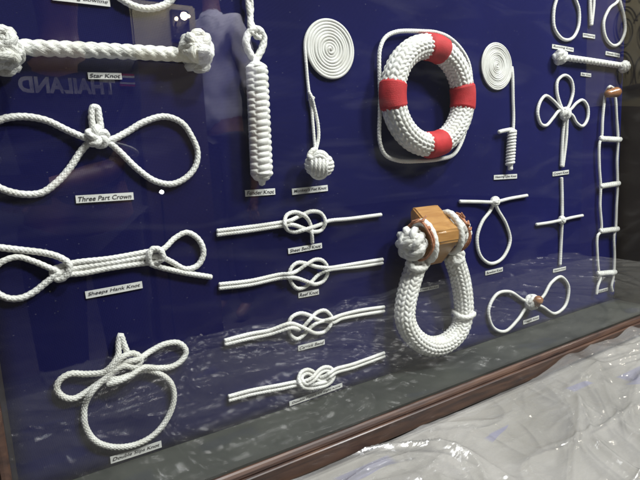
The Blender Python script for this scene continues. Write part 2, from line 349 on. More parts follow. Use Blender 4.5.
def bun(bm, c, ra, r, n=7, seed=1, flat=1.0):
    """irregular tight bunch of rope: short overlapping turns in different directions"""
    rnd = random.Random(seed); c = Vector(c)
    for i in range(n):
        ax = Vector((rnd.gauss(0, 1), rnd.gauss(0, 1), rnd.gauss(0, 1))).normalized(); u = ax.orthogonal().normalized(); v = ax.cross(u)
        off = ax * rnd.uniform(-0.35, 0.35) * ra; R_ = ra - r
        pts = [c + off + (u * math.cos(t) + v * math.sin(t)) * R_ * (1 + 0.05 * math.sin(3 * t + i)) * math.sqrt(max(0.2, 1 - (off.length / ra) ** 2)) for t in [2 * PI * k / 14 for k in range(14)]]
        for q in pts: q.y = c.y + (q.y - c.y) * flat
        sweep(bm, pts, plait(r), 10, True, step=r * 0.5)
    g = bmesh.ops.create_icosphere(bm, subdivisions=3, radius=ra * 0.8)
    for w_ in g['verts']: w_.co = Vector((w_.co.x, w_.co.y * flat, w_.co.z)) + c

# ------------------------------------------------------------------ writing
def text_mesh(name, s, m, parent, origin, xdir, ydir, width, height, shear=0.25, bold=0.0, lift=0.0002):
    cu = bpy.data.curves.new(name, 'FONT'); cu.body = s; cu.size = 1; cu.shear = shear; cu.extrude = 0.0; cu.offset = bold; cu.resolution_u = 3
    t = bpy.data.objects.new(name, cu); C.objects.link(t); dg = bpy.context.evaluated_depsgraph_get(); dg.update()
    me = bpy.data.meshes.new_from_object(t.evaluated_get(dg)); bpy.data.objects.remove(t)
    xs = [v.co.x for v in me.vertices]; ys = [v.co.y for v in me.vertices]
    x0, x1, y0, y1 = min(xs), max(xs), min(ys), max(ys); nrm = xdir.cross(ydir).normalized()
    for v in me.vertices:
        a = (v.co.x - x0) / (x1 - x0) * width; b_ = (v.co.y - y0) / (y1 - y0) * height
        v.co = origin + xdir * a + ydir * b_ + nrm * lift
    me.materials.clear(); me.materials.append(m)
    o = bpy.data.objects.new(name, me); C.objects.link(o)
    if parent: o.parent = parent; o.matrix_parent_inverse = parent.matrix_world.inverted()
    return o
GC = 'white name cards under the knots'
def card(tl, tr, br, bl, s, label, shear=0.25):
    TL, TR, BR, BL = [P(*q, 0.001) for q in (tl, tr, br, bl)]
    xd = ((TR - TL) + (BR - BL)) / 2; W = xd.length; xd.normalize()
    ydv = ((TL - BL) + (TR - BR)) / 2; H = abs(ydv.dot(Vector((-xd.z, 0, xd.x)))); yd = Vector((-xd.z, 0, xd.x))
    c = (TL + TR + BR + BL) / 4; o0 = c - xd * W / 2 - yd * H / 2
    root = thing('name_card', label, 'name card', o0, GC)
    bm = bmesh.new(); nrm = xd.cross(yd)
    q = []
    for i in range(9):
        f = i / 8; curl = 0.0006 * math.sin(f * PI)
        for g in (0, 1):
            q.append(bm.verts.new(o0 + xd * W * f + yd * H * g + nrm * (curl * (1 - 0.5 * g) + 0.0002)))
    for i in range(8): bm.faces.new((q[2 * i], q[2 * i + 2], q[2 * i + 3], q[2 * i + 1]))
    e = bmesh.ops.extrude_face_region(bm, geom=bm.faces[:])
    for v in e['geom']:
        if isinstance(v, bmesh.types.BMVert): v.co -= nrm * 0.0012
    obj('paper', bm, M_card, root, False)
    text_mesh('lettering', s, M_ink, root, o0 + xd * W * 0.04 + yd * H * 0.2, xd, yd, W * 0.92, H * 0.62, shear, 0.012, 0.0011)
    return root

# ================================================================== the setting
bm = bmesh.new(); box(bm, (-8, -9, -0.56), (10, 3, -0.5)); tag(obj('floor', bm, M_floor, smooth=False), kind='structure')

# table with its cloth
TY0, TY1, TX0, TX1 = -0.86, 0.35, -0.7, 2.35
t = thing('table', 'long low table under an off white cloth and polythene in front of the case', 'table', (0.8, -0.25, -0.5))
bm = bmesh.new(); box(bm, (TX0, TY0, -0.03), (TX1, TY1, -0.004), 0.003); obj('tabletop', bm, M_side, t, False)
for sx in (TX0 + 0.08, TX1 - 0.08):
    for sy in (TY0 + 0.08, TY1 - 0.08):
        bm = bmesh.new(); box(bm, (sx - 0.025, sy - 0.025, -0.5), (sx + 0.025, sy + 0.025, -0.03), 0.003); obj('leg', bm, M_side, t, False)
bm = bmesh.new(); nx, ny = 150, 60; vs = {}
for i in range(nx + 1):
    for j in range(ny + 1):
        x = TX0 - 0.01 + (TX1 - TX0 + 0.02) * i / nx; y = TY0 - 0.012 + (-0.10 - TY0 + 0.012) * j / ny
        z = 0.0015 * noise.noise(Vector((x * 3, y * 6, 0)))
        if j < 8: z -= (8 - j) * 0.02; y = TY0 - 0.010 - 0.012 * abs(math.sin(x * 22 + math.sin(x * 5))) * (8 - j) / 8
        vs[i, j] = bm.verts.new((x, y, z))
for i in range(nx):
    for j in range(ny): bm.faces.new((vs[i, j], vs[i + 1, j], vs[i + 1, j + 1], vs[i, j + 1]))
tag(obj('tablecloth', bm, M_tablecloth), 'off white tablecloth with pale lavender patches under the clear plastic sheet', 'tablecloth')
# plastic sheet, crumpled, riding up on the frame towards the right
def fold(x, y):
    q = Vector((x, y, 0)); z = 0.012
    w1 = noise.noise(Vector((x * 2.0 + 3, y * 3.0, 1.3)))
    for (ang, sc, amp, pw, sd) in ((0.55, 4.0, 0.020, 6, 0), (0.22, 6.5, 0.013, 7, 7), (-0.45, 8.0, 0.009, 7, 13), (0.95, 13, 0.0040, 8, 21), (0.1, 24, 0.0018, 7, 31)):
        a = x * math.cos(ang) + y * math.sin(ang); b_ = -x * math.sin(ang) + y * math.cos(ang)
        v = noise.noise(Vector((a * sc * 0.33 + w1 * 1.1, b_ * sc + w1 * 2, sd)))
        z += amp * (1 - min(1, abs(v) * 2.2)) ** pw * (0.45 + 0.9 * abs(noise.noise(Vector((x * 3, y * 3, sd + 2)))))
    return z
bm = bmesh.new(); X0, X1, Y0, Y1 = -0.62, 2.25, -0.885, -0.143; nx, ny = 760, 220; vs = {}
for i in range(nx + 1):
    x = X0 + (X1 - X0) * i / nx
    lap = max(0.0, min(1.0, (x - 0.93) / 0.14)); lap = lap * lap * (3 - 2 * lap)
    edge = 0.006 * noise.noise(Vector((x * 9, 0, 3)))
    for j in range(ny + 1):
        f = j / ny; y = Y0 + (Y1 + edge * 0.4 * (1 - lap) - 0.004 - Y0) * f
        z = fold(x, y)
        near = max(0.0, (y + 0.27) / 0.127); z = 0.008 + (z - 0.008) * (1 - 0.75 * min(1, near) ** 3)
        z += lap * (0.004 + 0.027 * near ** 1.8) * (1 + 0.5 * noise.noise(Vector((x * 14, 1, 0))))
        z += 0.006 * near ** 2 * (1 - lap)
        if y < -0.872: z -= (-0.872 - y) * 8
        vs[i, j] = bm.verts.new((x, y, z))
for i in range(nx):
    for j in range(ny): bm.faces.new((vs[i, j], vs[i + 1, j], vs[i + 1, j + 1], vs[i, j + 1]))
tag(obj('plastic_sheet', bm, M_poly), 'crumpled clear polythene sheet spread over the table below the wooden frame', 'plastic sheet')

# ================================================================== display case
CX0, CX1, CZ0, CZ1 = -0.043, 1.522, 0.055, 1.26
case = thing('display_case', 'large glazed display case with dark wooden frame and navy cloth back', 'display case', (0.74, 0, 0.012))
bm = bmesh.new(); nx, nz = 60, 40; vs = {}
for i in range(nx + 1):
    for j in range(nz + 1):
        x = CX0 - 0.004 + (CX1 - CX0 + 0.008) * i / nx; z = CZ0 - 0.004 + (CZ1 - CZ0 + 0.008) * j / nz
        vs[i, j] = bm.verts.new((x, 0.0012 + 0.0012 * noise.noise(Vector((x * 5, z * 7, 0))), z))
for i in range(nx):
    for j in range(nz): bm.faces.new((vs[i, j], vs[i + 1, j], vs[i + 1, j + 1], vs[i, j + 1]))
e = bmesh.ops.extrude_face_region(bm, geom=bm.faces[:])
for v in e['geom']:
    if isinstance(v, bmesh.types.BMVert): v.co.y = 0.012
obj('cloth_backing', bm, M_cloth, case)
T = 0.012
def panel(name, lo, hi, m): bm = bmesh.new(); box(bm, lo, hi); obj(name, bm, m, case, False)
panel('side_panel', (CX0 - T, GY + 0.003, CZ0 - T), (CX1 + T, 0.0125, CZ0), M_ledge)
panel('side_panel', (CX0 - T, GY + 0.003, CZ1), (CX1 + T, 0.0125, CZ1 + T), M_side)
panel('side_panel', (CX0 - T, GY + 0.003, CZ0 + 0.0005), (CX0, 0.0125, CZ1 - 0.0005), M_side)
panel('side_panel', (CX1, GY + 0.003, CZ0 + 0.0005), (CX1 + T, 0.0125, CZ1 - 0.0005), M_side)
panel('back_panel', (CX0 - T, 0.013, CZ0 - T), (CX1 + T, 0.02, CZ1 + T), M_side)
bm = bmesh.new(); box(bm, (CX0 - 0.004, GY - 0.003, CZ0 - 0.004), (CX1 + 0.004, GY, CZ1 + 0.004)); obj('glass', bm, M_glass, case, False)
prof = [(-0.0, GY - 0.0035), (-0.001, GY - 0.008), (0.001, GY - 0.011), (0.005, GY - 0.0135), (0.009, GY - 0.0145), (0.0100, GY - 0.0125), (0.0108, GY - 0.0125), (0.0115, GY - 0.0175), (0.013, GY - 0.019),
        (0.040, GY - 0.019), (0.043, GY - 0.018), (0.0445, GY - 0.014), (0.0445, GY + 0.03), (0.0125, GY + 0.03), (0.0125, GY - 0.0035)]
Z0 = CZ0 + 0.0
def corner(o_, y, c):
    x = (CX0 - o_) if c[0] == 0 else (CX1 + o_); z = (Z0 - o_) if c[1] == 0 else (CZ1 + o_); return Vector((x, y, z))
for c0, c1 in (((0, 0), (1, 0)), ((1, 0), (1, 1)), ((1, 1), (0, 1)), ((0, 1), (0, 0))):
    bm = bmesh.new(); K = 40; rows = []
    for k in range(K + 1):
        rows.append([bm.verts.new(corner(o_, y, c0).lerp(corner(o_, y, c1), 0.0003 + 0.9994 * k / K)) for o_, y in prof])
    for k in range(K):
        for i in range(len(prof)):
            j = (i + 1) % len(prof); bm.faces.new((rows[k][i], rows[k][j], rows[k + 1][j], rows[k + 1][i]))
    bm.faces.new(rows[0]); bm.faces.new(rows[-1][::-1])
    obj('frame_rail', bm, M_frame, case, False)

# ================================================================== knots on the board
GK = None
def knot_thing(label, at_, name='rope_knot', cat='knot'): return thing(name, label, cat, P(*at_, 0.0), 'knots mounted on the navy board' if cat == 'knot' else None)

# running bowline, cut by the top of the picture
t = knot_thing('thin rope loop at the very top edge, only its lowest curve showing', (150, 0))
bm = bmesh.new(); rope(bm, px([(118, -40), (112, -22), (116, -6), (125, 1.5), (139, 7.5), (150, 8.5), (163, 5.5), (172, -1), (177, -14), (172, -32), (150, -44), (128, -44), (112, -42), (84, -46)], 0.005), 0.005)
obj('rope', bm, M_rope, t)
bm = bmesh.new(); bun(bm, P(122, -44, 0.012), 0.014, 0.005, 5, 3, 0.8); obj('knot', bm, M_rope, t)
card((52, -8), (110, -1), (110, 6.8), (52, 0), 'Running Bowline', 'white name card cut by the top edge, above the thick twisted rope')

# star knot bar
t = knot_thing('thick three strand rope bar with a bulbous star knot at each end, at top left', (100, 50), 'star_knot')
bm = bmesh.new(); rope(bm, px([(8, 47), (50, 48.5), (100, 50.5), (150, 53), (186, 55)], 0.014), 0.0104, laid, seg=24, depth=0.27, pitch=2.3)
obj('rope', bm, M_rope_old, t)
ax = P(186, 54, 0.014) - P(10, 47, 0.014)
for (x, y, s) in ((196.5, 51.5, 1), (1, 49, 2)):
    bm = bmesh.new(); c = P(x, y, 0.022); u = Vector((0, -1, 0)); v = ax.normalized().cross(u)
    for k in range(5):                      # five fat lobes round the rope
        th = 2 * PI * (k + 0.3 * s) / 5; d = u * math.cos(th) + v * math.sin(th); q = c + d * 0.019
        e1 = ax.normalized(); e2 = d.cross(e1)
        pts = [q + e1 * math.cos(a) * 0.0125 + (e2 * math.sin(a) * 0.0085) + d * 0.003 * math.cos(2 * a) for a in [2 * PI * j / 10 for j in range(10)]]
        sweep(bm, pts, plait(0.0078), 12, True, step=0.003)
        pts = [c + e1 * (-0.013) + d * 0.010, c + d * 0.026 - e1 * 0.004 + e2 * 0.004, c + d * 0.026 + e1 * 0.006 + e2 * 0.007, c + e1 * 0.017 + d * 0.010]
        sweep(bm, pts, plait(0.0062), 12, False, step=0.003)
    g = bmesh.ops.create_icosphere(bm, subdivisions=3, radius=0.0225, matrix=Matrix.Translation(c))
    bun(bm, c, 0.0275, 0.0062, 4, 70 + s)
    o = obj('star_end', bm, M_rope_old, t)
card((88, 72.5), (121.5, 73), (122, 79.5), (88, 79), 'Star Knot', 'white card reading Star Knot, below the thick twisted rope bar')

# three part crown
t = knot_thing('knot with a wide loop on each side and an upright stub, below the thick bar', (97, 137))
bm = bmesh.new(); r = 0.0047
rope(bm, px([(100, 141), (86, 138, .004), (69, 131), (45, 120), (21, 116.5), (0, 120), (-16, 132), (-23, 153), (-15, 177), (0, 188), (21, 194), (41, 193), (55, 184), (69, 169), (82, 150), (92, 140, .004), (100, 136)], r), r)
rope(bm, px([(92, 141), (110, 140, .004), (127, 132), (144, 122), (165, 116.5), (182, 123), (192, 137), (197.5, 151), (196, 165), (187, 177), (172, 184), (155, 181), (137.5, 169), (119, 151), (108, 142, .004), (96, 138)], r), r)
obj('loops', bm, M_rope, t)
bm = bmesh.new(); rope(bm, px([(93, 128), (91.5, 116), (93, 107.5), (97, 107.5), (99, 116), (101, 128)], 0.007), 0.0046); obj('stub', bm, M_rope, t)
bm = bmesh.new(); fancy_knot(bm, P(97.5, 137, 0.012), (0.2, -1, 0.1), 0.012, 0.0185, 0.0052, 2, 5, 0.62); obj('knot', bm, M_rope, t)
card((75.6, 195.7), (133, 192.2), (134, 199.7), (76, 203.2), 'Three Part Crown', 'white card reading Three Part Crown, under the big double loop knot')

# sheepshank
t = knot_thing('long sheepshank of parallel cords with a loop at either end, at left', (105, 262), 'sheepshank_knot')
bm = bmesh.new(); r = 0.0046
rope(bm, px([(-30, 243), (0, 247.5), (21, 250), (45, 253), (60, 257.5, .006), (69, 264, .011), (68, 273, .010), (60, 279.5, .006), (53, 277, .002), (53, 270, .0), (62, 266, -.001), (75, 262.5), (110, 258.5), (151, 251, .001),
               (163, 249, .006), (175, 238), (187, 232.5), (199, 240), (203.5, 253), (198, 265), (186, 269), (172, 262), (161, 257, .007), (150, 256.5, .001), (110, 263), (75, 268.5), (60, 273, .005), (48, 281, .002), (34, 292), (21, 298), (7, 298), (-7, 289), (-10, 275), (0, 263), (17, 257), (34, 261.5), (51, 268.5, .004), (64, 273.5, .003), (80, 273.5), (110, 268), (150, 262.5),
               (158, 262, .006), (163, 257, .012), (160, 250, .013), (153, 249, .010), (149, 255, .010), (150, 263, .004), (160, 267, .001), (172, 270), (186, 273), (211, 277)], r), r)
obj('rope', bm, M_rope, t)
card((85, 291.6), (141.6, 281.3), (143, 288), (86, 298.8), 'Sheeps Hank Knot', 'white card reading Sheeps Hank Knot')

# double slip knot
t = knot_thing('slip knot with a large round loop below and two bow loops above, at lower left', (120, 372), 'slip_knot')
bm = bmesh.new(); r = 0.0046
rope(bm, px([(127, 352, .008), (123.5, 343, .004), (120.5, 335, .002), (118.5, 343, .003), (118, 355, .007), (113, 364, .009), (104, 372, .006), (86, 374), (70, 374), (60, 380), (56.7, 389), (63.6, 397), (74, 398.5), (87.6, 391), (103, 379.5, .004), (113, 371, .010), (124, 366, .011), (137, 366.5, .009),
               (141, 358.5, .009), (134, 353.5, .006), (124, 356, .012), (114, 366, .011), (108, 376, .010), (100, 383, .008), (91, 393, .008), (85, 405), (84, 415), (86, 428), (96, 441.5), (113, 447), (134, 445), (151, 437), (163, 425), (172, 408), (174, 394), (170, 382), (160, 374), (144, 370, .002), (132, 374, .008), (118, 379, .009), (108, 378, .005)], r), r, laid, depth=0.26, pitch=1.9, seg=14)
rope(bm, px([(108, 384, .008), (116, 382, .012), (130, 376, .013), (142, 368, .010), (158, 368), (172, 366.5), (182, 360), (186, 351), (178.7, 343), (165, 344), (151, 351), (137.5, 359.7, .011), (126, 362, .008), (112, 370, .004), (104, 378, .002)], r), r, laid, depth=0.26, pitch=1.9, seg=14)
obj('rope', bm, M_rope_old, t)
card((110, 457), (161, 441), (162, 447), (111, 464), 'Double Slips Knot', 'white card reading Double Slips Knot')

# fender
t = knot_thing('fat white ribbed rope fender hanging from a twisted eye, at top centre', (258, 100), 'rope_fender', 'fender')
bm = bmesh.new(); A = P(256.3, 62, 0.022); B = P(261.8, 181, 0.022); r0 = 0.0175
def fr(th, s, f):
    end = min(1, (f / 0.05)) ** 0.5 * min(1, ((1 - f) / 0.06)) ** 0.5
    u = (th + 0.55) / (2 * PI) * 5; fu = u % 1; ci = int(u) % 5
    v = s / 0.0104 + (1 if ci % 2 else -1) * (fu - 0.5) * 0.28 + 0.5 * (ci % 2) + 0.07 * math.sin(s * 170 + ci)
    return max(0.002, (r0 * (0.93 + 0.05 * f) + 0.0040 * (0.25 + 0.75 * abs(math.sin(PI * v)) ** 0.65) * (0.45 + 0.55 * math.sin(PI * fu) ** 0.5) - 0.0012) * (0.35 + 0.65 * end))
sweep(bm, [A, A.lerp(B, 0.5), B], fr, 72, False, step=0.0007); obj('woven_body', bm, M_woven, t)
bm = bmesh.new()
rope(bm, px([(256, 62), (249, 52, .003), (246, 42, .005), (248.5, 34, .004), (253, 29, .006), (260, 31, .003), (263.5, 38), (262.5, 47), (256, 60)], 0.014), 0.0062, laid, depth=0.16, pitch=2.8, seg=14)
rope(bm, px([(246, -30), (247.5, -5), (249, 10, .003), (252, 25, .003), (257, 37, .006), (262, 36, .003)], 0.011), 0.0048, laid, seg=14)
rope(bm, px([(250, -30), (249.5, -6, .004), (251, 8), (250, 24, .007), (252, 34, .010)], 0.011), 0.0048, laid, seg=14)
obj('eye', bm, M_rope, t)
card((245, 190.2), (275, 188.3), (275.3, 194.5), (245.5, 196.7), 'Fender Knot', 'white card reading Fender Knot')

# coils
def coil(t, cx, cy, rx_px, start_ang, r, name='flat_coil'):
    c = P(cx, cy, r); Rw = (P(cx, cy - rx_px, r) - c).length
    bm = bmesh.new(); pts = []; turns = Rw / (2 * r * 0.98); n = int(turns * 30)
    for i in range(n + 1):
        a = 2 * PI * turns * i / n; rr = r * 0.6 + (Rw - r * 1.6) * i / n; th = start_ang - 2 * PI * turns + a
        pts.append(c + Vector((rr * math.cos(th), -0.0006 * math.sin(th * 1.7) - 0.0007 * math.sin(rr * 300), rr * math.sin(th))))
    sweep(bm, pts, plait(r, 0.08), 8, False, step=r * 0.7); obj(name, bm, M_rope, t); return pts[-1]
t = knot_thing('white ball shaped monkey fist knot on a cord below the larger flat coil', (319, 165), 'monkey_fist_knot')
end = coil(t, 330, 50, 32, PI, 0.0030)
bm = bmesh.new(); rope(bm, [end, *px([(306, 62), (307.5, 80), (309.5, 96, .002), (311.5, 108), (313, 125, .002), (315, 150, .004)], 0.004)], 0.0031)
rope(bm, px([(309, 92, .003), (311.5, 97, .006), (314.5, 108, .003), (318, 125, .003), (318.5, 138, .004), (316, 150, .006)], 0.004), 0.0033)
rope(bm, px([(309, 100), (311, 99, .006), (314, 98), (311, 96, .006), (309, 95)], 0.004), 0.002)
obj('cord', bm, M_rope, t)
bc = P(319.3, 165, 0.030); Rb = 0.0242; bm = bmesh.new()
RM = Euler((0.25, 0.12, -0.55)).to_matrix()
for ax_ in range(3):
    for k in range(-2, 3):
        off = k * 0.0066; pts = []
        for i in range(36):
            th = 2 * PI * i / 36; rr = math.sqrt(max(1e-6, (Rb * 1.0) ** 2 - off ** 2 * 1.15)) - 0.0042 + 0.0036 * math.cos(2 * th)
            v = [0, 0, 0]; v[ax_] = off * (1 - 0.08 * math.cos(2 * th)); v[(ax_ + 1) % 3] = rr * math.cos(th); v[(ax_ + 2) % 3] = rr * math.sin(th)
            pts.append(bc + RM @ Vector(v))
        sweep(bm, pts, plait(0.0037, 0.06), 10, True, step=0.002)
bmesh.ops.create_icosphere(bm, subdivisions=3, radius=Rb * 0.8, matrix=Matrix.Translation(bc))
obj('wrapped_ball', bm, M_rope, t)
bm = bmesh.new(); rope(bm, [*px([(316, 149), (312, 151), (309, 156)], 0.030), bc + Vector((-0.02, -0.006, 0.012))], 0.0046); obj('collar', bm, M_rope, t)
card((291.8, 188.7), (327.5, 185), (328, 190.8), (292.5, 195), "Monkey's Fist Knot", "white card reading Monkey's Fist Knot, below the rope ball")

t = knot_thing('heaving line knot, short wrapped cylinder hanging from the smaller flat coil', (511, 150), 'heaving_line_knot')
end = coil(t, 496.8, 66, 25, 0, 0.0022)
bm = bmesh.new(); rope(bm, [end, *px([(512.5, 75), (513, 100), (513.5, 118), (513, 132)], 0.004)], 0.0036)
rope(bm, px([(499, 132), (505, 130.5), (513, 130), (515, 134)], 0.010), 0.0046); obj('cord', bm, M_rope, t)
bm = bmesh.new(); A = P(512, 131, 0.012); B = P(510, 165, 0.012); n = 11; pts = []
for i in range(n * 14 + 1):
    f = i / (n * 14); th = 2 * PI * i / 14; c = A.lerp(B, f); pts.append(c + Vector((0.0078 * math.cos(th), -0.0078 * math.sin(th), 0)))
sweep(bm, pts, plait(0.0036, 0.06), 8, False, step=0.0024); rope(bm, [B + Vector((0, 0, 0.02)), B + Vector((0.001, 0, -0.010))], 0.006); rope(bm, [A, B], 0.006); obj('wrapped_turns', bm, M_rope, t)
card((494, 175), (517, 174), (517, 178.3), (494, 179.8), 'Heaving Line Knot', 'small white card below the heaving line knot')

# life ring
t = knot_thing('white woven rope life ring with four red bands and a looped grab line', (430, 95), 'life_ring', 'life ring')
hc = 0.029; rt = 0.0240; c = P(429.5, 96.5, hc); Ro = 0.0965
def woven(r, ncol, pitch, amp):
    def f_(th, s, f):
        u = th / (2 * PI) * ncol; fu = u % 1; ci = int(u + 1e-6) % ncol; d = 1 if ci % 2 else -1
        v = s / pitch + d * (fu - 0.5) * 0.50 + 0.30 * (ci % 2) + 0.12 * math.sin(ci * 5.1 + s * 23)
        return r * (1 + 0.015 * math.sin(s * 31)) + amp * (0.30 * math.sin(PI * fu) ** 0.7 + 0.70 * abs(math.sin(PI * v)) ** 0.6) * (0.55 + 0.45 * math.sin(PI * fu) ** 0.5) - amp * 0.7
    return f_
ringpts = [c + Vector((Ro * math.sin(a), 0, Ro * math.cos(a))) for a in [2 * PI * i / 40 for i in range(40)]]
bm = bmesh.new(); sweep(bm, ringpts, woven(rt, 17, 0.0108, 0.0042), 128, True, step=0.0011); obj('woven_ring', bm, M_woven, t)
for a0 in (10, 90, 172, 270):
    pts = [c + Vector((Ro * math.sin(a), 0, Ro * math.cos(a))) for a in [math.radians(a0 - 12.5 + 25 * i / 8) for i in range(9)]]
    bm = bmesh.new()
    sweep(bm, pts, lambda th, s, f: 0.0268 + 0.00012 * math.sin(s * 1900) + 0.0006 * noise.noise(Vector((th * 2, s * 60, a0))), 48, False, step=0.0012)
    obj('red_band', bm, M_red, t)
bm = bmesh.new(); r = 0.0042
rope(bm, [*px([(436, 32.5), (425, 31.5), (396, 32), (385, 38), (379.8, 50), (379.5, 80), (380.2, 95), (379.8, 112), (379.8, 142), (385, 154.5), (398, 160.5), (420, 161), (440, 159), (453, 155), (461, 143, -.002), (467, 122, -.004), (470, 97, -.004), (471, 80, -.004), (468, 62, -.004), (460, 48, -.003), (448, 37)], 0.010)], r, closed=True)
obj('grab_line', bm, M_rope, t)

# becket: wooden block held in a thick woven rope loop
t = knot_thing('thick woven rope loop holding a varnished wooden block between two knots', (430, 290), 'becket', 'becket')
bc0 = P(428, 232, 0.0)
U = [(417, 262), (410, 284), (405.5, 305), (405.5, 321), (413, 336), (429, 346), (446, 343), (459, 330), (463.5, 314), (463, 295), (459, 274), (453, 256)]
upts = px(U, 0.036)
bm = bmesh.new(); sweep(bm, upts, woven(0.0210, 15, 0.0104, 0.0042), 112, False, step=0.0011); obj('woven_loop', bm, M_woven, t)
bm = bmesh.new()
q = upts[8]; dirn = (upts[9] - upts[7]).normalized(); u_ = Vector((0, -1, 0)); v_ = dirn.cross(u_)
sweep(bm, [q + (u_ * math.cos(a) + v_ * math.sin(a)) * 0.022 + dirn * 0.004 * math.sin(2 * a) for a in [2 * PI * i / 20 for i in range(20)]], plait(0.0055), 12, True, step=0.003); obj('lashing', bm, M_rope, t)
# block: prism along x, section in (h, z)
xa, xb = P(416.0, 232, 0.03).x, P(441.0, 232, 0.03).x
sec = [(0.012, 0.058), (0.022, 0.066), (0.083, 0.018), (0.083, -0.006), (0.032, -0.062), (0.012, -0.052)]
zc = P(428, 237, 0.03).z; bm = bmesh.new(); ringA = [bm.verts.new((xa, -h, zc + z)) for h, z in sec]; ringB = [bm.verts.new((xb, -h, zc + z)) for h, z in sec]
bm.faces.new(ringA); bm.faces.new(ringB[::-1])
for i in range(6): j = (i + 1) % 6; bm.faces.new((ringA[i], ringB[i], ringB[j], ringA[j]))
bmesh.ops.bevel(bm, geom=bm.edges[:], offset=0.0035, segments=5, affect='EDGES'); wb = obj('wooden_block', bm, M_block, t, False)
for p_ in wb.data.polygons: p_.use_smooth = p_.area < 3e-4
def ringrope(x, zz, h, rz_, rh, r, parent, name, m, tilt=0.0):
    bm = bmesh.new(); pts = [Vector((x + tilt * math.cos(a) * rz_, -h + rh * math.sin(a), zz + rz_ * math.cos(a))) for a in [2 * PI * i / 20 for i in range(20)]]
    sweep(bm, pts, plait(r), 14, True, step=r * 0.45); return obj(name, bm, m, parent)
lx = xa; rx = xb
ringrope(lx + 0.004, zc - 0.004, 0.049, 0.040, 0.031, 0.0080, t, 'rope_ring', M_rope, -0.12)
ringrope(rx + 0.007, zc + 0.006, 0.046, 0.042, 0.034, 0.0075, t, 'rope_ring', M_rope, -0.12)
for (sx, cxx, dz, sd, ra_) in ((-1, lx, 0.000, 5, 0.037), (1, rx + 0.011, 0.004, 9, 0.033)):
    bm = bmesh.new(); rnd = random.Random(sd)
    for k in range(2):       # seizing twine and its frayed ends
        pts = [Vector((cxx + sx * (0.009 + k * 0.0035) + 0.003 * math.sin(3 * a + k), -0.050 + 0.038 * math.sin(a), zc + dz + 0.040 * math.cos(a))) for a in [2 * PI * i / 20 for i in range(20)]]
        sweep(bm, pts, laid(0.0022), 8, True, step=0.0015)
    for k in range(5):
        a = rnd.uniform(-0.2, 1.6); p = Vector((cxx + sx * 0.012, -0.050 - 0.039 * math.sin(a), zc + dz + 0.042 * math.cos(a)))
        d = Vector((rnd.uniform(-0.6, 0.6), -math.sin(a) * 0.35 - math.cos(a) * rnd.choice((-1, 1)), math.cos(a) * 0.35 + math.sin(a))).normalized()
        e = d.orthogonal() * rnd.uniform(-1, 1)
        sweep(bm, [p, p + d * 0.004 + e * 0.004, p + d * rnd.uniform(0.006, 0.011) + e * 0.010], lambda th, s, f: 0.0030 * (1.1 - 0.6 * f) * (1 + 0.3 * math.cos(2 * th)), 8, False, step=0.0015)
    obj('twine', bm, M_twine, t)
    bm = bmesh.new(); kc = Vector((cxx + sx * 0.026, -0.046, zc + dz - 0.004))
    if sx > 0: kc += Vector((-0.008, 0.0, 0.006))
    for k in range(8):      # crown knot: overlapping loops of rope round the axis
        th = 2 * PI * k / 8 + 0.4; d = Vector((0, -math.sin(th), math.cos(th))); e1 = Vector((sx, 0, 0)); e2 = d.cross(e1)
        q = kc + d * ra_ * 0.50
        pts = [q + d * math.cos(a) * ra_ * 0.30 + (e1 * 0.75 + e2 * 0.55) * math.sin(a) * ra_ * 0.50 + e1 * 0.004 * math.cos(a) for a in [2 * PI * j / 12 for j in range(12)]]
        sweep(bm, pts, plait(0.0068), 12, True, step=0.0032)
    bun(bm, kc, ra_ * 0.84, 0.0070, 6, sd + 80)
    obj('end_knot', bm, M_rope, t)
bm = bmesh.new(); rope(bm, px([(408, 262), (413, 268, .010), (423, 268, .012), (428, 262, .004)], 0.046), 0.0075)
bun(bm, P(417, 264, 0.038), 0.0205, 0.0072, 5, 21); obj('shoulder_turn', bm, M_rope, t)
bm = bmesh.new(); rope(bm, px([(449, 258), (455, 262, .010), (463, 259, .010)], 0.043), 0.0072)
bun(bm, P(456, 255, 0.040), 0.0195, 0.0072, 5, 22); obj('shoulder_turn', bm, M_rope, t)
card((419, 288.7), (438.5, 284.7), (439, 287.8), (419.3, 292), 'Chest Becket', 'small white card seen inside the thick woven rope loop')

# four bends on doubled cords
def g7(l, ox=270, oy=200, s=4.364): return [(ox + p[0] / s, oy + p[1] / s, *(p[2:])) for p in l]
r = 0.0037; q = 0.0066
t = knot_thing('sheet bend with a short tail hanging down, topmost of the four cord bends', (305, 224), 'sheet_bend')
bm = bmesh.new()
rope(bm, px([(217.5, 231), (250, 227)] + g7([(50, 98), (85, 91, q), (130, 70), (180, 50, q), (225, 60), (242, 95, q * .9), (225, 130), (185, 138, q), (150, 125), (95, 108, q), (50, 113)]) + [(250, 230.6), (217.5, 234.6)], r), r)
obj('doubled_cord', bm, M_rope, t)
bm = bmesh.new(); rope(bm, px([(381, 214.7), (350, 218.8)] + g7([(255, 92), (225, 105, 0.001), (150, 130, q * 1.2), (110, 140, .001), (80, 132), (65, 108, q * 1.5), (72, 68), (108, 53), (150, 68, q), (176, 105, .001), (182, 145, q), (185, 186, .001)]), r), r)
obj('single_cord', bm, M_rope, t)
card((288, 248.6), (321.6, 242.9), (322.3, 248), (288.5, 254), 'Sheet Bend Knot', 'white card reading Sheet Bend Knot')

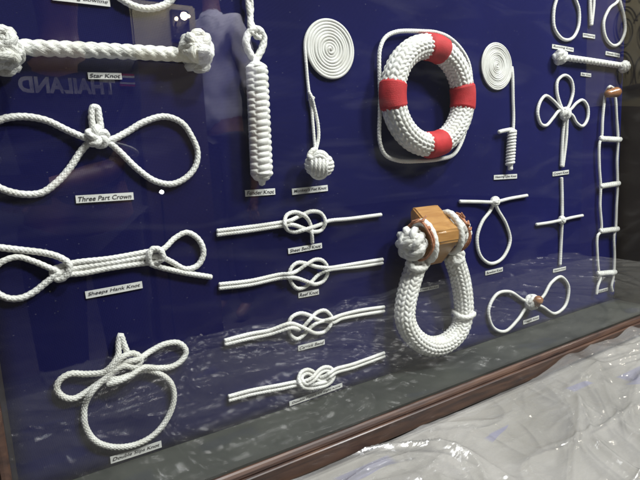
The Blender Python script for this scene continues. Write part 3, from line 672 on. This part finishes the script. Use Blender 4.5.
def g6(l): return g7(l, 280, 235, 7.385)
t = knot_thing('reef knot of two interlocked open bights, second of the four cord bends', (305, 273), 'reef_knot')
bm = bmesh.new()
rope(bm, px([(219.5, 284.5), (250, 281)] + g6([(0, 292), (70, 287, q * 1.5), (130, 262, .001), (200, 215, q), (260, 182, .001), (310, 187), (345, 225), (352, 262, .001), (350, 290), (320, 340), (262, 364, .001), (205, 347, q), (135, 322, .001), (70, 313, q * 1.5), (0, 318)]) + [(250, 284.6), (219.5, 288.2)], r), r)
obj('doubled_cord', bm, M_rope, t)
bm = bmesh.new()
rope(bm, px([(382.5, 259.5), (360, 263)] + g6([(440, 232), (350, 243, q * 1.5), (270, 235, .001), (200, 212, .0), (130, 205), (85, 240), (68, 303), (90, 362), (130, 396), (180, 386), (225, 352, .0), (290, 290, .001), (350, 262, q * 1.5), (440, 247)]) + [(360, 266.5), (382.5, 263)], r), r)
obj('second_cord', bm, M_rope, t)
card((298, 292.5), (318.6, 289.3), (319.2, 294), (299, 298.3), 'Reef Knot', 'white card reading Reef Knot')

def g8(l): return g7(l, 270, 300, 4.364)
t = knot_thing('carrick bend woven as an open lattice, third of the four cord bends', (314, 324), 'carrick_bend')
bm = bmesh.new()
rope(bm, px([(225, 340.5), (250, 334)] + g8([(0, 132), (80, 104, q * 1.4), (115, 108, .001), (160, 128, q), (200, 145, .001), (238, 138), (262, 112, q), (270, 78), (240, 46), (205, 55, .001), (172, 88, q), (135, 125, .001), (88, 122, q * 1.4), (0, 149)]) + [(250, 338.4), (225, 344)], r), r)
obj('doubled_cord', bm, M_rope, t)
bm = bmesh.new()
rope(bm, px([(384, 307), (360, 310.5)] + g8([(310, 66), (268, 82, q * 1.4), (230, 90, .001), (200, 82, q), (170, 66, .001), (130, 58), (92, 78, .001), (80, 118), (92, 155), (120, 170), (150, 150, .001), (168, 128, .001), (200, 103, q), (240, 92, .001), (275, 98, q), (310, 82)]) + [(360, 315), (384, 311)], r), r)
obj('second_cord', bm, M_rope, t)
card((298, 345.8), (324.3, 339.6), (325, 344), (298.6, 351), 'Carrick Bend', 'white card reading Carrick Bend')

def ga(l): return g7(l, 280, 340, 6.857)
t = knot_thing('tight doubled figure of eight knot, lowest of the four cord bends', (319, 377), 'figure_eight_knot')
bm = bmesh.new()
mid = [(-350, 400), (-200, 360), (0, 322), (110, 300, .002), (180, 292, .009), (232, 262, .011), (262, 225, .003), (300, 200), (345, 206), (362, 245), (330, 290, .004), (265, 312, .010), (205, 320, .006), (150, 300, .010), (138, 255, .003), (165, 222), (205, 218, .001), (236, 244, .001), (285, 268, .001), (340, 240, .011), (380, 212, .004), (500, 178), (715, 100)]
M_ = px(ga(mid), r); sp = spline(M_, 0.012)
for s_ in (-1, 1):
    out_ = []
    for i, p_ in enumerate(sp):
        d = (sp[min(len(sp) - 1, i + 1)] - sp[max(0, i - 1)]); n_ = Vector((-d.z, 0, d.x)).normalized()
        out_.append(p_ + n_ * s_ * 0.0037)
    rope(bm, out_, r)
obj('doubled_cord', bm, M_rope, t)
card((289, 402), (342, 383), (342.7, 387), (290, 406), 'Double Figure Of Eight Knot', 'long white card reading Double Figure Of Eight Knot')

# small knots on the right
r = 0.0040
t = knot_thing('teardrop loop hanging below a straight cord, right of the wooden block', (494, 201), 'loop_knot')
bm = bmesh.new(); rope(bm, px([(460, 201.5), (478, 201.8), (494, 202, .006), (510, 198.5), (527, 195.5)], r), r)
rope(bm, px([(495, 201, .004), (490, 211), (482, 222), (477, 238), (480, 255), (490.5, 263.5), (502.5, 258), (510, 241), (506, 224), (498, 210), (494, 201, .005)], r), r); obj('rope', bm, M_rope, t)
bm = bmesh.new(); bun(bm, P(495, 201.5, 0.010), 0.0125, 0.0040, 5, 31, 0.8); obj('knot', bm, M_rope, t)
card((485, 271.3), (502.5, 267.3), (503, 271), (486, 275.4), 'Bowline Knot', 'small white card below the hanging teardrop loop')

t = knot_thing('small cross of two straight cords knotted at the middle', (562, 220), 'cross_knot')
bm = bmesh.new(); rope(bm, px([(561.5, 178), (562, 200), (562, 220, .003), (561, 242), (560, 264.5)], r), r)
rope(bm, px([(536.5, 224.5), (550, 222.5), (562, 220, .007), (572, 217.5), (582.5, 215.5)], r), r); obj('rope', bm, M_rope, t)
bm = bmesh.new(); bun(bm, P(562, 220, 0.009), 0.0115, 0.0042, 4, 33, 0.8); obj('knot', bm, M_rope, t)
card((553, 269.2), (565.7, 266.5), (566, 269.7), (553.5, 272.6), 'Square Knot', 'small white card just under the lower end of the cord cross')

t = knot_thing('bow shaped knot with a wooden toggle through the middle, near the bottom', (534, 302), 'toggle_knot')
bm = bmesh.new(); rope(bm, px([(533, 303), (523.4, 300), (509.6, 291.7), (496.5, 294.5), (488.5, 310), (493, 327), (505, 331.3), (517.5, 320), (526, 308), (533, 302)], r), r)
rope(bm, px([(533, 303), (543, 296.5), (551, 283), (561, 276.7), (568.5, 287), (565.5, 305), (555, 313.5), (543, 307), (534, 303)], r), r); obj('loops', bm, M_rope, t)
bm = bmesh.new(); bun(bm, P(532, 302, 0.012), 0.0215, 0.0052, 7, 36, 0.85); obj('knot', bm, M_rope, t)
bm = bmesh.new(); A = P(532, 303, 0.008); B = P(539, 300, 0.034); d = (B - A).normalized()
sweep(bm, [A, A.lerp(B, 0.5), B], lambda th, s, f: 0.0160 * (0.72 + 0.28 * math.sin(PI * min(1, f * 1.05 + 0.15))), 28, False, step=0.002); obj('toggle', bm, M_toggle, t)
card((522.7, 321), (538.5, 315.5), (539.5, 319), (524, 324.2), 'Toggle Knot', 'small white card tucked under the toggle knot')

t = knot_thing('oval loop at top right cut by the top edge, left of the hanging doubled cord', (566, 10), 'loop_knot')
bm = bmesh.new(); rope(bm, px([(556, -22), (557.5, -6), (553.8, 10), (554, 27), (560, 37), (567, 40), (573.5, 37), (578.5, 26), (578.8, 10), (574, -6), (575, -22)], r), r); obj('rope', bm, M_rope, t)
bm = bmesh.new(); bun(bm, P(566, -24, 0.010), 0.018, 0.004, 5, 41, 0.7); obj('knot', bm, M_rope, t)
card((552.5, 44), (573.7, 48), (573.5, 51.8), (552, 48.4), 'Running Knot', 'white card between the oval loop and the small star knot bar')
t = knot_thing('short doubled cord hanging from the top edge between two loops', (592, 10), 'hanging_cord', 'cord')
bm = bmesh.new(); rope(bm, px([(590.5, -20), (590, 5), (590.8, 25)], r), r); rope(bm, px([(594, -20), (593.6, 5), (591.5, 25)], r), r); obj('rope', bm, M_rope, t)
card((583, 33), (595, 34.8), (595, 38.8), (583, 37), 'Whipping', 'small white card right under the short hanging cord')
t = knot_thing('pointed teardrop loop hanging in the top right corner', (615, 20), 'loop_knot')
bm = bmesh.new(); rope(bm, px([(619, -18), (618, 0), (609, 9), (603.5, 23), (605.6, 37.5), (613, 45.4), (620, 42.7), (625, 31), (624, 16.7), (619.5, 0), (617, -18)], r), r); obj('rope', bm, M_rope, t)
card((606, 51), (620, 53.8), (619.5, 57.4), (605.6, 54.8), 'Honda Knot', 'small white card below the teardrop loop in the top right corner')

t = knot_thing('smaller twisted rope bar with a round knot at each end, at top right', (592, 61), 'star_knot')
bm = bmesh.new(); rope(bm, px([(564, 57.5), (590, 61), (620, 65.5)], 0.009), 0.0078, laid, seg=18, depth=0.25, pitch=3.0); obj('rope', bm, M_rope, t)
for (x, y, s) in ((560, 57, 51), (624, 66.5, 53)):
    bm = bmesh.new(); bun(bm, P(x, y, 0.014), 0.0195 if s == 51 else 0.017, 0.0062, 6, s, 0.9); obj('star_end', bm, M_rope, t)
card((581, 72.3), (591.2, 73.6), (591, 77), (580.8, 75.8), 'Star Knot', 'smallest white card, under the smaller twisted rope bar')

t = knot_thing('clover shaped knot with three loops on a doubled stem', (565, 113), 'clover_knot')
bm = bmesh.new()
rope(bm, px([(564, 113), (560, 104), (556.8, 92), (557.5, 81), (565, 75.3), (571, 80), (573, 91), (570, 103), (565, 113)], r), r)
rope(bm, px([(565, 113), (559, 107), (552.5, 100), (545.5, 95.8), (540, 102), (537.5, 113), (540.5, 123.5), (546, 125.5), (553, 118), (559, 111), (565, 113)], r), r)
rope(bm, px([(565, 113), (571, 109), (576.5, 103), (582.7, 100.2), (587.5, 107), (587.5, 118.5), (582.7, 126), (576.5, 122.7), (572, 115), (565, 113)], r), r); obj('loops', bm, M_rope, t)
bm = bmesh.new(); bun(bm, P(565.3, 113.5, 0.011), 0.0175, 0.0042, 7, 61, 0.7); obj('knot', bm, M_rope, t)
bm = bmesh.new(); rope(bm, px([(564, 120), (562.5, 140), (561.2, 166)], r), r); rope(bm, px([(567, 120), (566, 140), (562.8, 166.5)], r), r); obj('stem', bm, M_rope, t)
card((552.5, 171.9), (568.8, 169.9), (568.8, 173.8), (553, 176.4), 'Crown Knot', 'small white card between the clover knot stem and the cord cross')

# rope ladder
t = knot_thing('narrow white rope ladder hanging from a brown wooden toggle, at right', (608, 190), 'rope_ladder', 'rope ladder')
r = 0.0038
bm = bmesh.new(); rope(bm, px([(613, 88), (609, 87, .01), (606, 92), (604, 104), (602.5, 120), (601.5, 138), (599.5, 143), (599.2, 165), (600.5, 186), (600, 205), (601, 231), (597.5, 236), (597.3, 255), (598.8, 272), (600.3, 278), (597.5, 287), (596.5, 294)], 0.010), r); obj('side_rope', bm, M_rope, t)
bm = bmesh.new(); rope(bm, px([(614, 92), (615.5, 100), (616.5, 118), (618, 139), (617, 160), (617.5, 184), (616.5, 205), (615.5, 229), (614, 236), (614.5, 255), (614, 272), (613, 279), (611.5, 286), (612.5, 291.5)], 0.010), r); obj('side_rope', bm, M_rope, t)
for (a, b_) in (((600.8, 138.7), (620, 139.7)), ((601, 186.3), (618.5, 183.5)), ((600.6, 231.2), (617.5, 229)), ((598.2, 273.7), (615, 272.2))):
    A = P(*a, 0.012); B = P(*b_, 0.012); n = 9; d = (B - A); e1 = d.normalized().cross(Vector((0, 1, 0))); pts = []
    for i in range(n * 12 + 1):
        f = i / (n * 12); th = 2 * PI * i / 12; pts.append(A.lerp(B, f) + e1 * 0.0048 * math.cos(th) + Vector((0, 0.0048 * math.sin(th), 0)))
    bm = bmesh.new(); sweep(bm, pts, plait(0.0033, 0.06), 8, False, step=0.0022); rope(bm, [A, B], 0.005); obj('rung', bm, M_rope, t)
bm = bmesh.new(); A = P(607.5, 94, 0.020); B = P(618, 91.8, 0.030)
sweep(bm, [A, A.lerp(B, 0.5), B], lambda th, s, f: 0.0100 + 0.0050 * f - 0.003 * (1 - min(1, (1 - f) / 0.15)), 28, False, step=0.002); obj('toggle', bm, M_toggle, t)
card((598.5, 290), (608, 287.5), (608, 290.3), (598.6, 292.8), 'Ladder', 'tiny white card between the loose ends of the rope ladder')

# ================================================================== what stands in front of the case and shows in its glass
def skin(name, nodes, edges, m, parent, sub=2):
    me = bpy.data.meshes.new(name); me.from_pydata([n[0] for n in nodes], edges, []); o = bpy.data.objects.new(name, me); C.objects.link(o)
    sk = o.modifiers.new('s', 'SKIN'); sk.use_smooth_shade = True
    for i, n in enumerate(nodes):
        rr = n[1]; me.skin_vertices[0].data[i].radius = rr if isinstance(rr, tuple) else (rr, rr); me.skin_vertices[0].data[i].use_root = (i == 0)
    sb = o.modifiers.new('u', 'SUBSURF'); sb.levels = sub; sb.render_levels = sub
    dg = bpy.context.evaluated_depsgraph_get(); dg.update(); me2 = bpy.data.meshes.new_from_object(o.evaluated_get(dg))
    bpy.data.objects.remove(o); me2.name = name
    for p in me2.polygons: p.use_smooth = True
    me2.materials.clear(); me2.materials.append(m); o = bpy.data.objects.new(name, me2); C.objects.link(o)
    if parent: o.parent = parent; o.matrix_parent_inverse = parent.matrix_world.inverted()
    return o
def person(label, base, yaw, sh, shirt, hands):
    """standing figure facing +y before yaw; sh = shoulder height above base; hands = two targets in local space"""
    t = thing('person', label, 'person', base)
    rz = Matrix.Rotation(yaw, 4, 'Z'); b0 = Vector(base)
    W = lambda x, y, z: tuple(b0 + (rz @ Vector((x, y, z))))
    k = sh / 1.42
    nodes = [(W(0, 0, 0.95 * k), (0.13, 0.10)), (W(0, 0, 1.12 * k), (0.125, 0.095)), (W(0, 0.01, 1.30 * k), (0.15, 0.10)), (W(0, 0, 1.41 * k), (0.085, 0.065)), (W(0, 0, 1.48 * k), 0.052), (W(0, 0.015, 1.56 * k), 0.062), (W(0, 0.03, 1.64 * k), (0.078, 0.088)), (W(0, 0.02, 1.71 * k), (0.07, 0.08))]
    edges = [(i, i + 1) for i in range(7)]
    for s, hd in ((-1, hands[0]), (1, hands[1])):
        i = len(nodes); S0 = Vector((s * 0.175, 0, 1.38 * k)); H = Vector(hd); E = (S0 + H) / 2 + Vector((s * 0.05, -0.05, -0.13 if (S0 - H).length < 0.5 else 0))
        nodes += [(W(*S0), 0.058), (W(*S0.lerp(E, 0.5)), 0.047), (W(*E), 0.040), (W(*E.lerp(H, 0.5)), 0.038), (W(*H), 0.026)]
        edges += [(2, i), (i, i + 1), (i + 1, i + 2), (i + 2, i + 3), (i + 3, i + 4)]
        d = (H - E).normalized(); side = Vector((s, 0, 0)) - d * d.dot(Vector((s, 0, 0))); side.normalize(); up_ = d.cross(side)
        pal = len(nodes); nodes.append((W(*(H + d * 0.05)), (0.020, 0.020))); edges.append((i + 4, pal))
        for f in range(4):
            o1 = H + d * 0.085 + side * (f - 1.5) * 0.019; o2 = o1 + d * (0.035 - 0.005 * abs(f - 1.3)) + up_ * 0.008; o3 = o2 + d * 0.02 + up_ * 0.02
            q_ = len(nodes); nodes += [(W(*o1), 0.0095), (W(*o2), 0.0085), (W(*o3), 0.007)]; edges += [(pal, q_), (q_, q_ + 1), (q_ + 1, q_ + 2)]
        q_ = len(nodes); nodes += [(W(*(H + d * 0.045 - side * 0.038)), 0.010), (W(*(H + d * 0.075 - side * 0.05)), 0.008)]; edges += [(i + 4, q_), (q_, q_ + 1)]
    for s in (-1, 1):
        i = len(nodes); nodes += [(W(s * 0.09, 0, 0.88 * k), 0.09), (W(s * 0.10, 0.01, 0.50 * k), 0.062), (W(s * 0.10, -0.01, 0.10), 0.04), (W(s * 0.10, 0.12, 0.04), 0.035)]
        edges += [(0, i), (i, i + 1), (i + 1, i + 2), (i + 2, i + 3)]
    body = skin('body', nodes, edges, M_skin, t)
    # face details in one mesh
    for s in (-1, 1):
        bm = bmesh.new(); bmesh.ops.create_icosphere(bm, subdivisions=2, radius=0.012, matrix=Matrix.Translation(W(s * 0.032, 0.105, 1.645 * k)))
        obj('eye', bm, M_hair, t)
    bm = bmesh.new(); bmesh.ops.create_icosphere(bm, subdivisions=3, radius=1)
    for v in bm.verts:
        c_ = v.co; q_ = Vector((c_.x * 0.088, c_.y * 0.098 - 0.005 - (0.03 if c_.z < 0.2 and c_.y > 0 else 0), max(c_.z, -0.35 if c_.y < 0.2 else 0.35) * 0.095)); v.co = W(q_.x, q_.y + 0.01, 1.685 * k + q_.z)
    obj('hair', bm, M_hair, t)
    # shirt with sleeves
    n2 = [(W(0, 0, 0.90 * k), (0.16, 0.125)), (W(0, 0, 1.12 * k), (0.152, 0.118)), (W(0, 0.01, 1.30 * k), (0.178, 0.122)), (W(0, 0, 1.41 * k), (0.105, 0.08)), (W(0, 0, 1.475 * k), (0.066, 0.062))]
    e2 = [(0, 1), (1, 2), (2, 3), (3, 4)]
    for s, hd in ((-1, hands[0]), (1, hands[1])):
        i = len(n2); S0 = Vector((s * 0.175, 0, 1.38 * k)); H = Vector(hd); E = (S0 + H) / 2 + Vector((s * 0.05, -0.05, -0.13 if (S0 - H).length < 0.5 else 0))
        n2 += [(W(*S0), 0.074), (W(*S0.lerp(E, 0.45)), 0.066), (W(*S0.lerp(E, 0.8)), 0.064)]; e2 += [(2, i), (i, i + 1), (i + 1, i + 2)]
    sh_ = skin('shirt', n2, e2, shirt, t, 3)
    if shirt is not M_navyshirt:
        for v in sh_.data.vertices:       # creases of the cloth
            c_ = v.co; v.co = c_ + v.normal * (0.018 * noise.noise(Vector((c_.x * 9, c_.y * 9, c_.z * 5))) + 0.010 * noise.noise(Vector((c_.x * 22 + c_.z * 14, c_.y * 22, c_.z * 10))))
    if shirt is M_navyshirt:
        for s, hd in ((-1, hands[0]), (1, hands[1])):
            S0 = Vector((s * 0.175, 0, 1.38 * k)); H = Vector(hd); E = (S0 + H) / 2 + Vector((s * 0.05, -0.05, -0.13 if (S0 - H).length < 0.5 else 0))
            c_ = S0.lerp(E, 0.80); dd = (E - S0).normalized(); u1 = dd.orthogonal().normalized(); u2 = dd.cross(u1); bm = bmesh.new()
            sweep(bm, [Vector(W(*(c_ + (u1 * math.cos(a) + u2 * math.sin(a)) * 0.066))) for a in [2 * PI * j / 16 for j in range(16)]], lambda th, s_, f: 0.005, 8, True, step=0.01); obj('sleeve_trim', bm, M_print, sh_)
    n3 = [(W(0, 0, 0.98 * k), (0.15, 0.118))]; e3 = []
    for s in (-1, 1):
        i = len(n3); n3 += [(W(s * 0.09, 0, 0.86 * k), 0.105), (W(s * 0.10, 0.01, 0.50 * k), 0.08), (W(s * 0.10, -0.01, 0.09), 0.06)]; e3 += [(0, i), (i, i + 1), (i + 1, i + 2)]
    skin('trousers', n3, e3, M_trouser, t)
    return t, sh_, W, k

PY = -1.17
chest = mirrored(70, 85, PY + 0.13)
base = Vector((chest.x, PY, -0.5)); shh = (chest.z + 0.11) - base.z - 0.01
camloc = Vector((0, -D - 0.03, CAMZ)); hl = camloc - base
t, sh_, W, k = person('person in a navy jersey with white chest lettering photographing the case', base, 0, shh, M_navyshirt, ((hl.x - 0.10, hl.y - 0.10, hl.z - 0.03), (hl.x + 0.09, hl.y - 0.10, hl.z - 0.03)))
fy = max((v.co.y for v in sh_.data.vertices if abs(v.co.x - chest.x) < 0.05 and abs(v.co.z - chest.z) < 0.05), default=PY + 0.12)
# mesh data of skin() is in world space; lettering lies on the chest
text_mesh('lettering', 'THAILAND', M_dimmed_print, sh_, Vector((chest.x + 0.125, fy + 0.004, chest.z - 0.02)), Vector((-1, 0, 0)), Vector((0, 0, 1)), 0.25, 0.044, 0.0, 0.045, 0.001)
bm = bmesh.new(); fl = mirrored(127, 80, fy)
# dummy stripes of the flag, each its own colour
M_flag_r = noisy('flag_red', (0.4, 0.02, 0.03), (0.45, 0.03, 0.04), 20); M_flag_b = noisy('flag_blue', (0.02, 0.03, 0.25), (0.03, 0.04, 0.3), 20)
bm.free()
flag = bmesh.new(); box(flag, (fl.x - 0.022, fy - 0.006, fl.z - 0.018), (fl.x + 0.022, fy - 0.002, fl.z + 0.018)); fo = obj('flag_patch', flag, M_flag_r, sh_, False)
flag = bmesh.new(); box(flag, (fl.x - 0.022, fy - 0.0025, fl.z - 0.012), (fl.x + 0.022, fy - 0.001, fl.z + 0.012)); obj('white_stripe', flag, M_print, sh_, False)
flag = bmesh.new(); box(flag, (fl.x - 0.022, fy - 0.0015, fl.z - 0.006), (fl.x + 0.022, fy, fl.z + 0.006)); obj('blue_stripe', flag, M_flag_b, sh_, False)
bm = bmesh.new(); box(bm, (camloc.x - 0.08, camloc.y - 0.004, camloc.z - 0.066), (camloc.x + 0.08, camloc.y + 0.004, camloc.z + 0.010), 0.003)
tag(obj('phone', bm, M_iron, None, False), 'black phone held up in front of the case by the person in the navy jersey', 'phone')

p2 = mirrored(214, 40, -2.6); b2 = Vector((p2.x, -2.6, -0.5))
person('person in a pale lilac shirt standing farther back, arms hanging', b2, 1.0, p2.z + 0.5 + 0.12, M_greyshirt, ((-0.27, 0.08, 0.80), (0.27, 0.08, 0.80)))

# lit wall lamp and its wall piece
q = mirrored(182, 20, -2.3)
tl = thing('wall_lamp', 'lit two bulb lamp on a beige pillar reflected beside the star knot', 'lamp', q)
bm = bmesh.new(); box(bm, (q.x - 0.05, q.y - 0.06, q.z - 0.10), (q.x + 0.05, q.y - 0.03, q.z + 0.06), 0.004); obj('base', bm, M_iron, tl, False)
for dx, dz in ((-0.035, 0.0), (0.035, 0.02)):
    bm = bmesh.new(); bmesh.ops.create_icosphere(bm, subdivisions=3, radius=0.010, matrix=Matrix.Translation(q + Vector((dx, 0.01, dz)))); obj('bulb', bm, M_bulb, tl)
    bm = bmesh.new(); sweep(bm, [q + Vector((0, -0.05, -0.04)), q + Vector((dx, -0.02, dz - 0.03)), q + Vector((dx, 0.005, dz - 0.014))], lambda th, s, f: 0.005, 8, step=0.01); obj('arm', bm, M_iron, tl)
pl = bpy.data.lights.new('bulb_light', 'POINT'); pl.energy = 1.0; pl.color = (1, 0.8, 0.5); pl.shadow_soft_size = 0.02
po = bpy.data.objects.new('bulb_light', pl); C.objects.link(po); po.location = q + Vector((0, 0.04, 0.01)); po.parent = tl; po.matrix_parent_inverse = tl.matrix_world.inverted()
pz = mirrored(182, 62, -2.3).z
bm = bmesh.new(); box(bm, (q.x - 0.27, q.y - 0.21, -0.5), (q.x + 0.11, q.y - 0.055, pz), 0.006); dado = obj('dado', bm, M_darkwall, None, False)
bm = bmesh.new(); box(bm, (q.x - 0.26, q.y - 0.20, pz), (q.x + 0.10, q.y - 0.061, q.z + 0.10), 0.01); pil = obj('pillar', bm, M_khaki, None, False); dado.parent = pil
tag(pil, 'beige plastered pillar carrying the lit lamp, seen only in the glass', 'pillar')
q = mirrored(161.5, 192, -2.0)
tl = thing('standing_lamp', 'small bright white lamp on a thin black stand, seen only in the glass', 'lamp', (q.x, q.y, -0.5))
bm = bmesh.new(); bmesh.ops.create_icosphere(bm, subdivisions=3, radius=0.011, matrix=Matrix.Translation(q)); obj('bulb', bm, M_bulb2, tl)
bm = bmesh.new(); sweep(bm, [Vector((q.x, q.y - 0.02, -0.5)), Vector((q.x, q.y - 0.02, q.z - 0.3)), Vector((q.x, q.y - 0.01, q.z - 0.012))], lambda th, s, f: 0.006, 10, step=0.03); obj('stand', bm, M_iron, tl)

# khaki wall with scrolled iron grille, and dark timber wall beside it
qa = mirrored(612, 60, -1.7); qb = mirrored(640, 60, -1.7); zl = mirrored(620, 106, -1.7).z
bm = bmesh.new(); box(bm, (qa.x - 0.10, -1.85, zl), (qa.x + 3.2, -1.70, zl + 2.2)); tag(obj('plaster_wall', bm, M_khaki, None, False), 'khaki plastered wall with iron scrollwork, seen in the glass at top right', 'wall')
bm = bmesh.new(); box(bm, (qa.x - 0.10, -1.86, -0.5), (qa.x + 3.2, -1.69, zl - 0.003)); tag(obj('timber_wall', bm, M_darkwall, None, False), 'dark timber wall below the khaki plaster, seen in the glass at right', 'wall')
g = thing('iron_grille', 'black iron scrollwork on the khaki wall, seen in the glass at top right', 'grille', (qa.x, -1.68, zl))
for i in range(9):
    for j in range(4):
        cx_, cz_ = qa.x + 0.15 + i * 0.30, zl + 0.25 + j * 0.34; bm = bmesh.new(); s = (-1) ** (i + j)
        pts = [Vector((cx_ + s * (0.05 + 0.13 * a / 9) * math.cos(a), -1.685, cz_ + (0.05 + 0.13 * a / 9) * math.sin(a))) for a in [0.5 * k_ for k_ in range(19)]]
        sweep(bm, pts, lambda th, s_, f: 0.006, 6, step=0.02); obj('scroll', bm, M_iron, g)
for j in range(3):
    bm = bmesh.new(); a = Vector((qa.x - 0.05, -1.67, zl + 0.1 + j * 0.8)); b_ = Vector((qa.x + 3.1, -1.67, zl + 0.55 + j * 0.8)); sweep(bm, [a, b_], lambda th, s_, f: 0.022, 8, step=0.2); obj('rail', bm, M_iron, g)

S.render.engine = 'CYCLES'
S.cycles.max_bounces = 10; S.cycles.transparent_max_bounces = 16; S.cycles.caustics_reflective = False; S.cycles.caustics_refractive = False
